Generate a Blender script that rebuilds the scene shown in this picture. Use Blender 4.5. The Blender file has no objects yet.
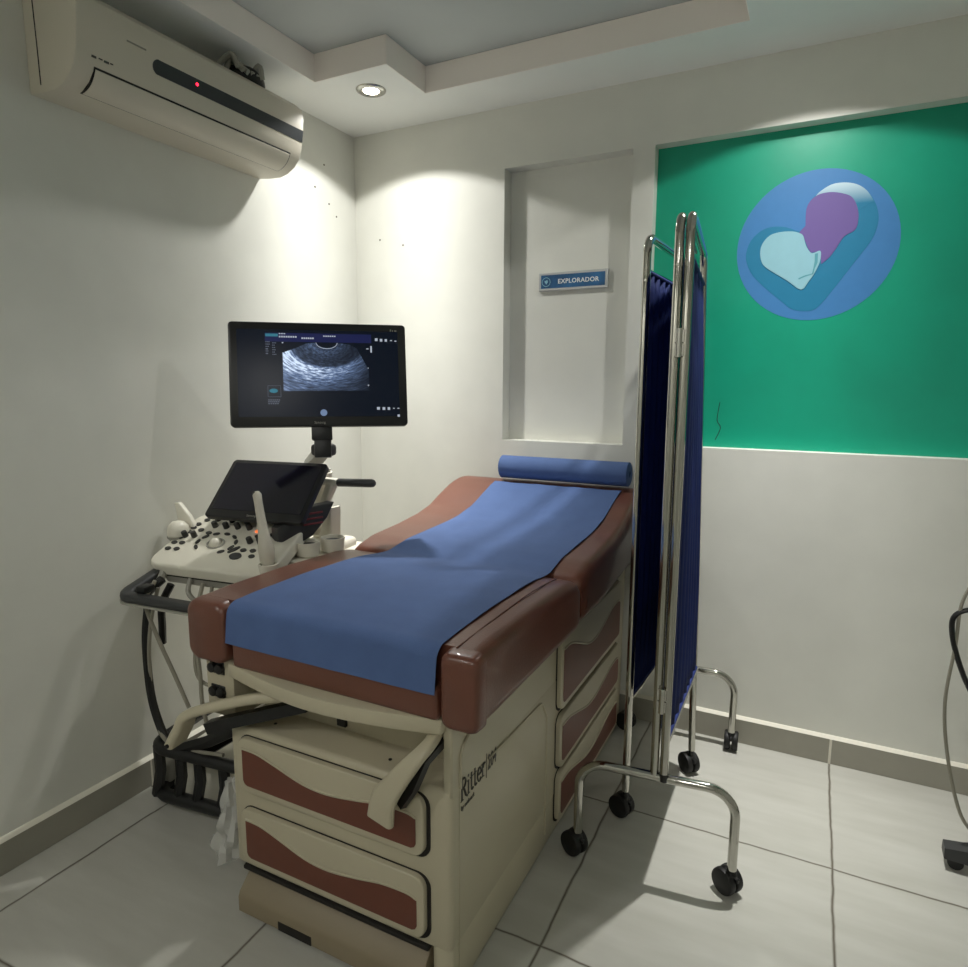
import bpy, bmesh, math, random
from mathutils import Vector, Matrix
random.seed(7)
R = math.radians
COL = bpy.context.scene.collection

# ------------------------------------------------------------------ materials
def s2l(c):
    return tuple((x/12.92 if x <= .04045 else ((x+.055)/1.055)**2.4) for x in [v/255 for v in c]) + (1,)

def mat(name, rgb, rough=.5, metal=0, noise=0, nscale=30, bump=0, bscale=60, emit=0, spec=.5, alpha=1, trans=0, coat=0):
    m = bpy.data.materials.new(name); m.use_nodes = True
    nt = m.node_tree; b = nt.nodes['Principled BSDF']
    c = s2l(rgb)
    b.inputs['Base Color'].default_value = c
    b.inputs['Roughness'].default_value = rough
    b.inputs['Metallic'].default_value = metal
    b.inputs['Specular IOR Level'].default_value = spec
    b.inputs['Alpha'].default_value = alpha
    b.inputs['Transmission Weight'].default_value = trans
    b.inputs['Coat Weight'].default_value = coat
    if emit:
        b.inputs['Emission Color'].default_value = c
        b.inputs['Emission Strength'].default_value = emit
    if noise or bump:
        tc = nt.nodes.new('ShaderNodeTexCoord')
    if noise:
        n = nt.nodes.new('ShaderNodeTexNoise'); n.inputs['Scale'].default_value = nscale; n.inputs['Detail'].default_value = 5
        nt.links.new(tc.outputs['Object'], n.inputs['Vector'])
        r = nt.nodes.new('ShaderNodeValToRGB')
        r.color_ramp.elements[0].position = .3; r.color_ramp.elements[1].position = .7
        r.color_ramp.elements[0].color = tuple(max(0, v*(1-noise)) for v in c[:3])+(1,)
        r.color_ramp.elements[1].color = tuple(min(1, v*(1+noise)) for v in c[:3])+(1,)
        nt.links.new(n.outputs['Fac'], r.inputs['Fac']); nt.links.new(r.outputs['Color'], b.inputs['Base Color'])
    if bump:
        n2 = nt.nodes.new('ShaderNodeTexNoise'); n2.inputs['Scale'].default_value = bscale; n2.inputs['Detail'].default_value = 4
        nt.links.new(tc.outputs['Object'], n2.inputs['Vector'])
        bp = nt.nodes.new('ShaderNodeBump'); bp.inputs['Strength'].default_value = bump; bp.inputs['Distance'].default_value = .002
        nt.links.new(n2.outputs['Fac'], bp.inputs['Height']); nt.links.new(bp.outputs['Normal'], b.inputs['Normal'])
    return m

M = {}
M['wall'] = mat('wall_paint', (222,222,214), .6, noise=.03, nscale=6, bump=.12, bscale=35)
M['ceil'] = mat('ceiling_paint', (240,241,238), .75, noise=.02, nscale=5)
M['tray'] = mat('tray_grey', (196,200,199), .75, noise=.02, nscale=5)  # tray greyer than the ceiling border around it
M['cove'] = mat('cove_warm_white', (255,247,240), .7)  # cove sides paler and warmer than the ceiling
M['green'] = mat('emerald_paint', (0,158,126), .45, noise=.07, nscale=5, bump=.12, bscale=35)
M['base_tile'] = mat('baseboard_tile', (158,155,143), .4, noise=.05, nscale=8)
M['grout'] = mat('white_grout', (226,222,208), .7)
M['vinyl'] = mat('brown_vinyl', (106,64,50), .33, noise=.05, nscale=10, bump=.25, bscale=220, coat=.15)
M['inlay'] = mat('brown_laminate', (106,58,43), .4, noise=.04)
M['cream'] = mat('cream_enamel', (188,180,156), .35, noise=.03, nscale=5)
M['tan'] = mat('tan_plastic', (142,129,106), .5, noise=.04, nscale=6)
M['seam'] = mat('gap_shade_and_dark_trim', (26,22,18), .7)  # dark small parts, and the shade painted into gaps
M['black'] = mat('black_plastic', (18,18,19), .4)
M['rubber'] = mat('black_rubber', (14,14,14), .55)
M['dgrey'] = mat('dark_grey_plastic', (52,53,54), .45)
M['steel'] = mat('dark_steel', (30,29,28), .35, metal=.6)
M['paper'] = mat('blue_nonwoven_sheet', (78,102,150), .85, noise=.06, nscale=14, bump=.35, bscale=420)
M['chrome'] = mat('chrome_tube', (186,184,177), .07, metal=1)
M['chrome2'] = mat('satin_chrome', (196,194,188), .22, metal=1)
M['cloth'] = mat('navy_curtain_cloth', (18,40,104), .75, noise=.08, nscale=30, bump=.2, bscale=400)
M['acwhite'] = mat('yellowed_white_plastic', (213,206,190), .4, noise=.03, nscale=4)
M['acdark'] = mat('smoked_grey_strip', (46,50,54), .3)
M['mwhite'] = mat('equipment_white_plastic', (224,220,205), .38, noise=.02, nscale=5)
M['mgrey'] = mat('equipment_grey_plastic', (158,156,146), .45)
M['key'] = mat('charcoal_keys', (48,48,46), .5)
M['screen_off'] = mat('dark_touch_glass', (20,19,32), .12)
M['orange'] = mat('lit_orange_key', (255,120,60), .5, emit=1.2)
M['redled'] = mat('red_indicator_light', (255,30,60), .5, emit=5)
M['cable'] = mat('grey_cable_sheath', (150,146,132), .5)
M['bag'] = mat('clear_plastic_film', (225,225,220), .25, alpha=.5)
M['lamp'] = mat('lamp_glass_glow', (255,248,232), .4, emit=14)
M['signblue'] = mat('sign_blue_print', (38,92,138), .35, noise=.45, nscale=16)
M['ink_white'] = mat('white_lettering', (236,240,240), .5)
M['ink_dark'] = mat('grey_lettering', (66,62,56), .5)
M['alu'] = mat('brushed_aluminium', (196,198,200), .35, metal=.7)
M['p_blue'] = mat('blue_paint', (64,128,188), .5, noise=.02)
M['p_teal'] = mat('teal_paint', (28,124,164), .5, noise=.02)
M['p_violet'] = mat('violet_paint', (112,92,158), .5)
M['p_pale'] = mat('pale_aqua_paint', (146,196,210), .5, noise=.02)
M['p_dteal'] = mat('dark_teal_paint', (88,158,172), .5)
M['hole'] = mat('bare_hole', (120,116,104), .8)

def floor_mat():
    m = bpy.data.materials.new('pale_floor_tile'); m.use_nodes = True; nt = m.node_tree; b = nt.nodes['Principled BSDF']
    L = nt.links.new
    tc = nt.nodes.new('ShaderNodeTexCoord'); sp = nt.nodes.new('ShaderNodeSeparateXYZ'); L(tc.outputs['Object'], sp.inputs[0])
    wob = nt.nodes.new('ShaderNodeTexNoise'); wob.inputs['Scale'].default_value = 9; L(tc.outputs['Object'], wob.inputs['Vector'])
    def mth(op, a, b_=None, c=None):
        n = nt.nodes.new('ShaderNodeMath'); n.operation = op
        for i, v in enumerate((a, b_, c)):
            if v is None: continue
            if isinstance(v, (int, float)): n.inputs[i].default_value = v
            else: L(v, n.inputs[i])
        return n.outputs[0]
    w = mth('MULTIPLY', mth('SUBTRACT', wob.outputs['Fac'], .5), .012)
    def line(o, off, per):
        q = mth('ADD', mth('SUBTRACT', o, off), w)
        f = mth('FLOORED_MODULO', mth('ADD', q, per/2), per)
        return mth('ABSOLUTE', mth('SUBTRACT', f, per/2))
    d = mth('MINIMUM', line(sp.outputs['X'], .138, .6133), line(sp.outputs['Y'], -.573, .588))
    mask = mth('SMOOTH_MIN', mth('MULTIPLY', d, 200), 1.0, .3)
    n1 = nt.nodes.new('ShaderNodeTexNoise'); n1.inputs['Scale'].default_value = 3.5; n1.inputs['Detail'].default_value = 6
    mp = nt.nodes.new('ShaderNodeMapping'); mp.inputs['Scale'].default_value = (1, 5, 1); L(tc.outputs['Object'], mp.inputs[0]); L(mp.outputs[0], n1.inputs['Vector'])
    r = nt.nodes.new('ShaderNodeValToRGB'); L(n1.outputs['Fac'], r.inputs['Fac'])
    r.color_ramp.elements[0].position = .3; r.color_ramp.elements[1].position = .7
    r.color_ramp.elements[0].color = s2l((181,180,171)); r.color_ramp.elements[1].color = s2l((193,192,184))
    mx = nt.nodes.new('ShaderNodeMix'); mx.data_type = 'RGBA'; L(mask, mx.inputs['Factor'])
    mx.inputs['A'].default_value = s2l((84,74,60)); L(r.outputs['Color'], mx.inputs['B'])
    L(mx.outputs['Result'], b.inputs['Base Color'])
    b.inputs['Roughness'].default_value = .32
    bp = nt.nodes.new('ShaderNodeBump'); bp.inputs['Strength'].default_value = .4; bp.inputs['Distance'].default_value = .003
    L(mask, bp.inputs['Height']); L(bp.outputs['Normal'], b.inputs['Normal'])
    return m
M['floor'] = floor_mat()

def glow_paint():       # printed highlight of the emblem: white ink fading to teal
    m = bpy.data.materials.new('white_to_teal_print'); m.use_nodes = True; nt = m.node_tree; b = nt.nodes['Principled BSDF']
    tc = nt.nodes.new('ShaderNodeTexCoord'); sp = nt.nodes.new('ShaderNodeSeparateXYZ'); r = nt.nodes.new('ShaderNodeMapRange')
    r.inputs['From Min'].default_value = .118; r.inputs['From Max'].default_value = .19
    cr = nt.nodes.new('ShaderNodeValToRGB'); cr.color_ramp.elements[0].color = s2l((28,124,164)); cr.color_ramp.elements[1].color = s2l((205,228,238))
    nt.links.new(tc.outputs['Object'], sp.inputs[0]); nt.links.new(sp.outputs['Z'], r.inputs['Value'])
    nt.links.new(r.outputs[0], cr.inputs[0]); nt.links.new(cr.outputs[0], b.inputs['Base Color']); b.inputs['Roughness'].default_value = .5
    return m
M['p_glow'] = glow_paint()

def emis(name, rgb, st=1.0):
    m = bpy.data.materials.new(name); m.use_nodes = True; b = m.node_tree.nodes['Principled BSDF']
    b.inputs['Base Color'].default_value = (.004,.004,.006,1); b.inputs['Roughness'].default_value = .25; b.inputs['Specular IOR Level'].default_value = .15
    b.inputs['Emission Color'].default_value = s2l(rgb); b.inputs['Emission Strength'].default_value = st
    return m
M['sc_bg'] = emis('screen_dark_navy', (10,18,30), .8)
M['sc_bar'] = emis('screen_blue_bar', (32,38,84), .7)
M['sc_teal'] = emis('screen_teal_tag', (60,130,150), .8)
M['sc_txt'] = emis('screen_white_text', (190,198,212), .8)
M['sc_dim'] = emis('screen_dim_text', (110,118,135), .7)

def scan_mat():     # the ultrasound picture shown on the lit screen
    m = bpy.data.materials.new('ultrasound_picture'); m.use_nodes = True; nt = m.node_tree; b = nt.nodes['Principled BSDF']; L = nt.links.new
    b.inputs['Base Color'].default_value = (.004,.004,.006,1); b.inputs['Roughness'].default_value = .25
    tc = nt.nodes.new('ShaderNodeTexCoord'); mp = nt.nodes.new('ShaderNodeMapping'); L(tc.outputs['Object'], mp.inputs[0])
    mp.inputs['Location'].default_value = (.0, 0, -.115)
    sp = nt.nodes.new('ShaderNodeSeparateXYZ'); L(mp.outputs[0], sp.inputs[0])
    def mth(op, a, b_=None):
        n = nt.nodes.new('ShaderNodeMath'); n.operation = op
        for i, v in enumerate((a, b_)):
            if v is None: continue
            if isinstance(v, (int, float)): n.inputs[i].default_value = v
            else: L(v, n.inputs[i])
        return n.outputs[0]
    x, z = sp.outputs['X'], sp.outputs['Z']
    rad = mth('SQRT', mth('ADD', mth('MULTIPLY', x, x), mth('MULTIPLY', mth('MULTIPLY', z, z), 2.2)))
    ang = mth('ARCTAN2', x, mth('MULTIPLY', z, -1))
    cb = nt.nodes.new('ShaderNodeCombineXYZ'); L(mth('MULTIPLY', ang, 3.0), cb.inputs[0]); L(mth('MULTIPLY', rad, 85), cb.inputs[1])
    n = nt.nodes.new('ShaderNodeTexNoise'); n.inputs['Scale'].default_value = 1.6; n.inputs['Detail'].default_value = 6; n.inputs['Roughness'].default_value = .65
    L(cb.outputs[0], n.inputs['Vector'])
    cr = nt.nodes.new('ShaderNodeValToRGB'); L(rad, cr.inputs[0]); e = cr.color_ramp.elements
    e[0].position = 0; e[0].color = (.02,.02,.02,1); e[1].position = 1; e[1].color = (.1,.1,.1,1)
    for p, v in ((.022,.02),(.026,.6),(.031,.10),(.045,.2),(.06,.12),(.09,.06),(.112,.10),(.124,.95),(.15,.7),(.19,.34),(.21,.2)):
        q = e.new(p); q.color = (v,v,v,1)
    side = mth('ADD', .60, mth('MULTIPLY', x, -4.2))
    nn = mth('POWER', mth('MULTIPLY', n.outputs['Fac'], 1.95), 3.2)
    val = mth('MULTIPLY', mth('MULTIPLY', cr.outputs[0], nn), side)
    c2 = nt.nodes.new('ShaderNodeValToRGB'); L(val, c2.inputs[0])
    c2.color_ramp.elements[0].color = s2l((14,18,26)); c2.color_ramp.elements[1].color = s2l((205,222,245))
    k = c2.color_ramp.elements.new(.35); k.color = s2l((92,112,146))
    L(c2.outputs[0], b.inputs['Emission Color']); b.inputs['Emission Strength'].default_value = 1.2; b.inputs['Specular IOR Level'].default_value = .15
    return m
M['sc_img'] = scan_mat()

# ------------------------------------------------------------------ mesh helpers
def add_bm(dst, src, mtx=None):
    me = bpy.data.meshes.new('tmp'); src.to_mesh(me); src.free()
    if mtx is not None: me.transform(mtx)
    dst.from_mesh(me); bpy.data.meshes.remove(me)

def box(bm, x0, x1, y0, y1, z0, z1, bev=0, seg=2, mtx=None):
    t = bmesh.new(); bmesh.ops.create_cube(t, size=1)
    bmesh.ops.scale(t, vec=(x1-x0, y1-y0, z1-z0), verts=t.verts)
    bmesh.ops.translate(t, vec=((x0+x1)/2, (y0+y1)/2, (z0+z1)/2), verts=t.verts)
    if bev: bmesh.ops.bevel(t, geom=t.edges[:], offset=bev, segments=seg, profile=.5, affect='EDGES')
    add_bm(bm, t, mtx); return bm

def cyl(bm, c, r, h, axis='Z', r2=None, seg=24, bev=0, mtx=None):
    t = bmesh.new(); bmesh.ops.create_cone(t, cap_ends=True, segments=seg, radius1=r, radius2=r if r2 is None else r2, depth=h)
    if bev:
        ed = [e for e in t.edges if len(e.link_faces) == 2 and any(len(f.verts) > 4 for f in e.link_faces)]
        bmesh.ops.bevel(t, geom=ed, offset=bev, segments=2, profile=.5, affect='EDGES')
    m = Matrix.Translation(c)
    if axis == 'X': m = m @ Matrix.Rotation(R(90), 4, 'Y')
    if axis == 'Y': m = m @ Matrix.Rotation(R(-90), 4, 'X')
    if mtx is not None: m = mtx @ m
    add_bm(bm, t, m); return bm

def ball(bm, c, r, sc=(1,1,1), mtx=None, u=20, v=12):
    t = bmesh.new(); bmesh.ops.create_uvsphere(t, u_segments=u, v_segments=v, radius=r)
    bmesh.ops.scale(t, vec=sc, verts=t.verts)
    m = Matrix.Translation(c)
    if mtx is not None: m = mtx @ m
    add_bm(bm, t, m); return bm

def spline(pts, n=8, closed=False):
    P = [Vector(p) for p in pts]; out = []; k = len(P)
    for i in range(k if closed else k-1):
        p0 = P[(i-1) % k] if closed or i > 0 else P[0]*2-P[1]
        p1 = P[i]; p2 = P[(i+1) % k]
        p3 = P[(i+2) % k] if closed or i+2 < k else P[-1]*2-P[-2]
        for j in range(n):
            t = j/n
            out.append(.5*((2*p1)+(p2-p0)*t+(2*p0-5*p1+4*p2-p3)*t*t+(3*p1-p0-3*p2+p3)*t**3))
    if not closed: out.append(P[-1])
    return out

def fillet(pts, r, n=7):
    P = [Vector(p) for p in pts]; out = [P[0]]
    for i in range(1, len(P)-1):
        a = (P[i-1]-P[i]).normalized(); b = (P[i+1]-P[i]).normalized()
        h = math.acos(max(-1, min(1, a.dot(b))))/2
        d = r/math.tan(h); c = P[i]+(a+b).normalized()*(r/math.sin(h))
        s = P[i]+a*d-c; e = P[i]+b*d-c; th = s.angle(e)
        for j in range(n+1):
            t = j/n; out.append(c+(s*math.sin((1-t)*th)+e*math.sin(t*th))/math.sin(th))
    out.append(P[-1]); return out

def tube(bm, pts, r, seg=12, closed=False, rs=None):
    P = [Vector(p) for p in pts]; n = len(P); rings = []
    T = []
    for i in range(n):
        a = P[(i-1) % n] if closed or i > 0 else P[i]; b = P[(i+1) % n] if closed or i < n-1 else P[i]
        T.append((b-a).normalized())
    nrm = T[0].orthogonal().normalized()
    for i in range(n):
        nrm = (nrm-T[i]*nrm.dot(T[i])).normalized(); bi = T[i].cross(nrm)
        rr = rs[i] if rs else r
        rings.append([bm.verts.new(P[i]+(nrm*math.cos(2*math.pi*k/seg)+bi*math.sin(2*math.pi*k/seg))*rr) for k in range(seg)])
    for i in range(n if closed else n-1):
        A, B = rings[i], rings[(i+1) % n]
        for k in range(seg):
            bm.faces.new((A[k], A[(k+1) % seg], B[(k+1) % seg], B[k]))
    if not closed:
        bm.faces.new(rings[0][::-1]); bm.faces.new(rings[-1])
    return bm

def loft(bm, rings, cap=True):
    V = [[bm.verts.new(p) for p in r] for r in rings]; k = len(V[0])
    for A, B in zip(V, V[1:]):
        for i in range(k): bm.faces.new((A[i], A[(i+1) % k], B[(i+1) % k], B[i]))
    if cap: bm.faces.new(V[0][::-1]); bm.faces.new(V[-1])
    bmesh.ops.recalc_face_normals(bm, faces=bm.faces[:])
    return bm

def rrect(w, h, r, n=5):
    out = []
    for cx, cy, a in ((w/2-r, h/2-r, 0), (-w/2+r, h/2-r, 90), (-w/2+r, -h/2+r, 180), (w/2-r, -h/2+r, 270)):
        for j in range(n+1):
            t = R(a+90*j/n); out.append((cx+r*math.cos(t), cy+r*math.sin(t)))
    return out

def prism(bm, poly, d, mtx=None, bev=0, seg=2, allbev=False):
    """polygon in local XY, thickness from z=0 to z=d, then mtx"""
    t = bmesh.new(); k = len(poly)
    a = [t.verts.new((p[0], p[1], 0)) for p in poly]; b = [t.verts.new((p[0], p[1], d)) for p in poly]
    t.faces.new(a[::-1]); top = t.faces.new(b)
    for i in range(k): t.faces.new((a[i], a[(i+1) % k], b[(i+1) % k], b[i]))
    bmesh.ops.recalc_face_normals(t, faces=t.faces[:])
    if bev:
        ed = t.edges[:] if allbev else list(top.edges)
        bmesh.ops.bevel(t, geom=ed, offset=bev, segments=seg, profile=.5, affect='EDGES')
    add_bm(bm, t, mtx); return bm

def frame(o, ex, ey):      # matrix whose local x,y run along ex,ey
    ex = Vector(ex).normalized(); ey = Vector(ey).normalized(); ez = ex.cross(ey)
    m = Matrix((ex, ey, ez)).transposed().to_4x4(); m.translation = Vector(o); return m

def lathe(bm, prof, mtx=None, seg=24):
    t = bmesh.new(); rings = []
    for r, z in prof: rings.append([(max(r, 1e-4)*math.cos(2*math.pi*k/seg), max(r, 1e-4)*math.sin(2*math.pi*k/seg), z) for k in range(seg)])
    loft(t, rings); add_bm(bm, t, mtx); return bm

ROOT = {}
def obj(name, bm, m, parent=None, smooth=True, world=True, ang=40):
    me = bpy.data.meshes.new(name); bm.to_mesh(me); bm.free()
    o = bpy.data.objects.new(name, me); COL.objects.link(o)
    for mm in (m if isinstance(m, (list, tuple)) else [m]): me.materials.append(M[mm] if isinstance(mm, str) else mm)
    if parent is not None:
        o.parent = parent; ROOT[o.name] = ROOT[parent.name]
        if world: me.transform(ROOT[parent.name].inverted())
    else: ROOT[o.name] = Matrix.Identity(4)
    if smooth:
        for p in me.polygons: p.use_smooth = True
        b2 = bmesh.new(); b2.from_mesh(me)
        for e in b2.edges:
            if len(e.link_faces) == 2 and e.calc_face_angle(0) > R(ang): e.smooth = False
        b2.to_mesh(me); b2.free()
    return o

def thing(name, label, cat, loc=(0,0,0), rz=0, group=None):
    o = bpy.data.objects.new(name, None); COL.objects.link(o)
    o.empty_display_size = .05
    o.location = loc; o.rotation_euler = (0,0,rz); o['label'] = label; o['category'] = cat
    if group: o['group'] = group
    ROOT[o.name] = Matrix.Translation(loc) @ Matrix.Rotation(rz, 4, 'Z')
    return o
def struct(name, bm, m, **k):
    o = obj(name, bm, m, **k); o['kind'] = 'structure'; return o

def text_bm(s, size, mtx, depth=.0008, sx=1.0, spacing=1.0, off=0):
    cu = bpy.data.curves.new('txt', 'FONT'); cu.body = s; cu.size = size; cu.extrude = depth; cu.space_character = spacing; cu.offset = off
    cu.align_x = 'LEFT'; cu.resolution_u = 3
    o = bpy.data.objects.new('txt', cu); COL.objects.link(o)
    dg = bpy.context.evaluated_depsgraph_get(); dg.update()
    me = bpy.data.meshes.new_from_object(o.evaluated_get(dg))
    COL.objects.unlink(o); bpy.data.objects.remove(o); bpy.data.curves.remove(cu)
    me.transform(mtx @ Matrix.Diagonal((sx,1,1,1)))
    bm = bmesh.new(); bm.from_mesh(me); bpy.data.meshes.remove(me); return bm

# ------------------------------------------------------------------ the room
H = 2.33; XR = 3.15; YF = -3.55; HC = 2.42
bm = bmesh.new(); box(bm, -.1, XR+.1, YF-.1, .15, -.08, 0); struct('floor', bm, 'floor', smooth=False)
# ceiling with a stepped raised cove
cove = [(.204,-.48),(.505,-.48),(.505,-.235),(1.60,-.235),(1.60,-2.9),(.204,-2.9)]
bm = bmesh.new()
def cbox(x0,x1,y0,y1): box(bm, x0, x1, y0, y1, H, HC+.001)
cbox(-.1,.204,YF-.1,.15); cbox(1.60,XR+.1,YF-.1,.15); cbox(.204,1.60,YF-.1,-2.9); cbox(.204,.505,-.48,.15); cbox(.505,1.60,-.235,.15)
struct('ceiling', bm, 'ceil', smooth=False)
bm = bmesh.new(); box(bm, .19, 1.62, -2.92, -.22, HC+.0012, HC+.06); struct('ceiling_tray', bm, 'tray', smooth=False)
bm = bmesh.new()
for (a, b) in zip(cove, cove[1:]+cove[:1]):
    v = [bm.verts.new(p) for p in ((a[0],a[1],H+.0005),(b[0],b[1],H+.0005),(b[0],b[1],HC),(a[0],a[1],HC))]; bm.faces.new(v)
bmesh.ops.recalc_face_normals(bm, faces=bm.faces[:])
bmesh.ops.solidify(bm, geom=bm.faces[:], thickness=-.002)
struct('trim_1', bm, 'cove', smooth=False)

bm = bmesh.new(); box(bm, -.1, 0, YF-.1, .15, 0, H); wl = struct('wall_left', bm, 'wall', smooth=False)
bm = bmesh.new(); box(bm, XR, XR+.1, YF-.1, .15, 0, H); struct('wall_right', bm, 'wall', smooth=False)
bm = bmesh.new(); box(bm, 0, XR, YF-.1, YF, 0, H); struct('wall_front', bm, 'wall', smooth=False)
# back wall: plain niche and green recess
bm = bmesh.new()
NX0, NX1, NZ0, NZ1, ND = .714, 1.211, 1.067, 2.111, .065
GX0, GX1, GZ0, GZ1, GD = 1.289, 2.82, 1.072, 2.112, .05
for a in ((0,NX0,0,.14,0,H),(NX0,NX1,0,.14,0,NZ0),(NX0,NX1,0,.14,NZ1,H),(NX1,GX0,0,.14,0,H),(GX0,GX1,0,.14,0,GZ0),(GX0,GX1,0,.14,GZ1,H),(GX1,XR,0,.14,0,H),(NX0,NX1,ND,.14,NZ0,NZ1)):
    box(bm, *a)
wb = struct('wall_back', bm, 'wall', smooth=False)
bm = bmesh.new(); box(bm, GX0, GX1, GD, .14, GZ0, GZ1); wg = struct('wall_green', bm, 'green', smooth=False)
bm = bmesh.new(); tube(bm, spline([(1.543,.05,1.232),(1.537,.05,1.169),(1.55,.05,1.141),(1.534,.05,1.097)], 4), .0012, 6)
obj('paint_crack', bm, 'seam', wg)
for w_, ps in ((wl, [(0,-.258,2.066),(0,-.199,2.165),(0,-.175,2.02),(0,-.13,1.98)]), (wb, [(.127,0,1.9),(.244,0,1.869)])):
    for p in ps:
        bm = bmesh.new(); ball(bm, p, .0038, u=10, v=6); obj('nail_hole', bm, 'hole', w_)
# tile skirting with a pale grout bead on top
def skirting(name, x0, x1, y0, y1, bead, joint):
    bm = bmesh.new(); box(bm, x0, x1, y0, y1, 0, .09, .001, 1)
    o = struct(name, bm, 'base_tile', smooth=False)
    bm = bmesh.new(); prism(bm, bead[1], bead[2], bead[0]); obj('grout_bead', bm, 'grout', o, smooth=False)
    for j in joint:
        bm = bmesh.new(); box(bm, *j); obj('tile_joint', bm, 'grout', o, smooth=False)
skirting('baseboard_left', 0, .015, YF, 0, (frame((0,YF,.09),(1,0,0),(0,0,1)), [(0,0),(0,.009),(.004,.008),(.0155,0)], YF), [(.0149,.0156,-1.16,-1.154,0,.09)])
skirting('baseboard_back', .015, XR, -.015, 0, (frame((.015,0,.09),(0,-1,0),(0,0,1)), [(0,0),(0,.009),(.004,.008),(.0155,0)], -(XR-.015)), [(1.974,1.982,-.0156,-.0149,0,.09)])

# ------------------------------------------------------------------ downlights
SPILL = .035
def downlight(x, y, label, energy, ang=136, group=None, beam=True, soft=.022):
    t = thing('recessed_downlight', label, 'downlight', (x,y,H), 0, group)
    bm = bmesh.new(); lathe(bm, [(.033,-.002),(.036,-.007),(.044,-.008),(.052,-.004),(.054,0),(.033,0)], Matrix.Translation((x,y,H)), 32); obj('trim_ring', bm, 'chrome2', t)
    bm = bmesh.new(); ball(bm, (x,y,H-.002), .029, (1,1,.3)); obj('bulb', bm, 'lamp', t)
    l = bpy.data.lights.new('lamp_light', 'SPOT'); l.energy = energy; l.spot_size = R(ang); l.spot_blend = .08
    l.shadow_soft_size = soft; l.color = (1,.99,.95)
    # reflector lamp: strongest straight down, weakening towards the rim
    l.use_nodes = True; nt = l.node_tree; e = nt.nodes['Emission']
    g = nt.nodes.new('ShaderNodeNewGeometry'); sp = nt.nodes.new('ShaderNodeSeparateXYZ'); nt.links.new(g.outputs['Incoming'], sp.inputs[0])
    def mth(op, a, b_=None):
        n = nt.nodes.new('ShaderNodeMath'); n.operation = op
        for i, q in enumerate((a, b_)):
            if q is None: continue
            if isinstance(q, (int, float)): n.inputs[i].default_value = q
            else: nt.links.new(q, n.inputs[i])
        return n.outputs[0]
    sn = mth('SUBTRACT', 1.0, mth('POWER', mth('ABSOLUTE', sp.outputs['Z']), 2))
    if beam: nt.links.new(mth('DIVIDE', SPILL, mth('ADD', mth('POWER', mth('MAXIMUM', sn, 0), 1.5), SPILL)), e.inputs['Strength'])
    o = bpy.data.objects.new('lamp_light', l); COL.objects.link(o); o.parent = t; o.location = (0,0,-.035)
    return t
downlight(.345,-.345, 'lit round recessed downlight in the ceiling corner beside the stepped cove', 195, 132)
downlight(1.77,-.37, 'recessed downlight in the ceiling border just above the green wall recess', 190, 132)
downlight(.36,-3.2, 'unseen fill downlight added near the left wall behind the camera', 34, 150, None, False, .1)  # added out of view as soft fill, broad instead of beamed
downlight(1.9,-3.2, 'unseen fill downlight added near the right side behind the camera', 24, 150, None, False, .1)  # second unseen fill lamp, added to lift the shadows

# ------------------------------------------------------------------ air conditioner
Y0, Y1 = -1.335, -.555
ac = thing('air_conditioner', 'yellowed white wall air conditioner with dark display strip, high on the left wall', 'air conditioner', (0,(Y0+Y1)/2,2.0))
prof = [(0,2.018),(.05,2.012),(.10,2.010),(.135,2.018),(.165,2.034),(.186,2.056),(.200,2.09),(.210,2.15),(.213,2.19),(.207,2.212),(.18,2.235),(.12,2.252),(0,2.255)]
bm = bmesh.new(); prism(bm, prof, Y1-Y0, frame((0,Y1,0),(1,0,0),(0,0,1)), .006, 2)
obj('casing', bm, 'acwhite', ac, ang=30)
def acx(z):     # casing front x at height z
    for (a, za), (b, zb) in zip(prof[3:10], prof[4:10]):
        if za <= z <= zb: return a+(b-a)*(z-za)/(zb-za)
    return .2
def ac_strip(y0, y1, z0, z1, t, rnd=True, slope=0):
    b = bmesh.new(); rings = []
    h0 = (z1-z0)/2
    for y in [y0+h0*(1-math.cos(R(a))) for a in range(0,90,10)]+[y0+h0+(y1-y0-h0)*i/8 for i in range(9)]:
        h = (z1-z0)/2; zc = (z0+z1)/2+slope*(y-y0)
        if rnd and y-y0 < h: h = math.sqrt(max(0, h*h-(h-(y-y0))**2))+.0006
        rings.append([(acx(zc-h)-.002, y, zc-h), (acx(zc-h)+t, y, zc-h), (acx(zc)+t, y, zc), (acx(zc+h)+t, y, zc+h), (acx(zc+h)-.002, y, zc+h)])
    return loft(b, rings)
ds = obj('display_strip', ac_strip(-1.13, Y1-.001, 2.110, 2.146, .0018), 'acdark', ac)
bm = bmesh.new(); ball(bm, (acx(2.132)+.002,-.99,2.132), .0042, (.5,1,1)); obj('indicator_light', bm, 'redled', ds)
# outlet louvre on the sloped lower front
def acq(s, y, lift):   # s: 0 at bottom .. 1 at top along the sloped front
    a = Vector((.128,0,2.0155)); b = Vector((.190,0,2.064))
    p = a.lerp(b, s)+Vector((.62,0,-.78))*(lift+.012*4*s*(1-s)); return (p.x, y, p.z)
def acflap(y0, y1, s0, s1, lift):
    b = bmesh.new(); rings = []
    for i in range(9):
        s = s0+(s1-s0)*i/8; rings.append([acq(s,y0,lift),acq(s,y1,lift),acq(s,y1,-.006),acq(s,y0,-.006)])
    return loft(b, rings)
obj('louvre_gap', acflap(-1.285,-.60,.0,1.02,.0006), 'seam', ac)
obj('louvre', acflap(-1.281,-.604,.03,.97,.0022), 'acwhite', ac)
bm = bmesh.new(); tube(bm, [(.052,Y0-.0005,2.03),(.05,Y0-.0005,2.12),(.046,Y0-.0005,2.24)], .0016, 6); obj('cover_seam', bm, 'seam', ac)
bm = bmesh.new()
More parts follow.
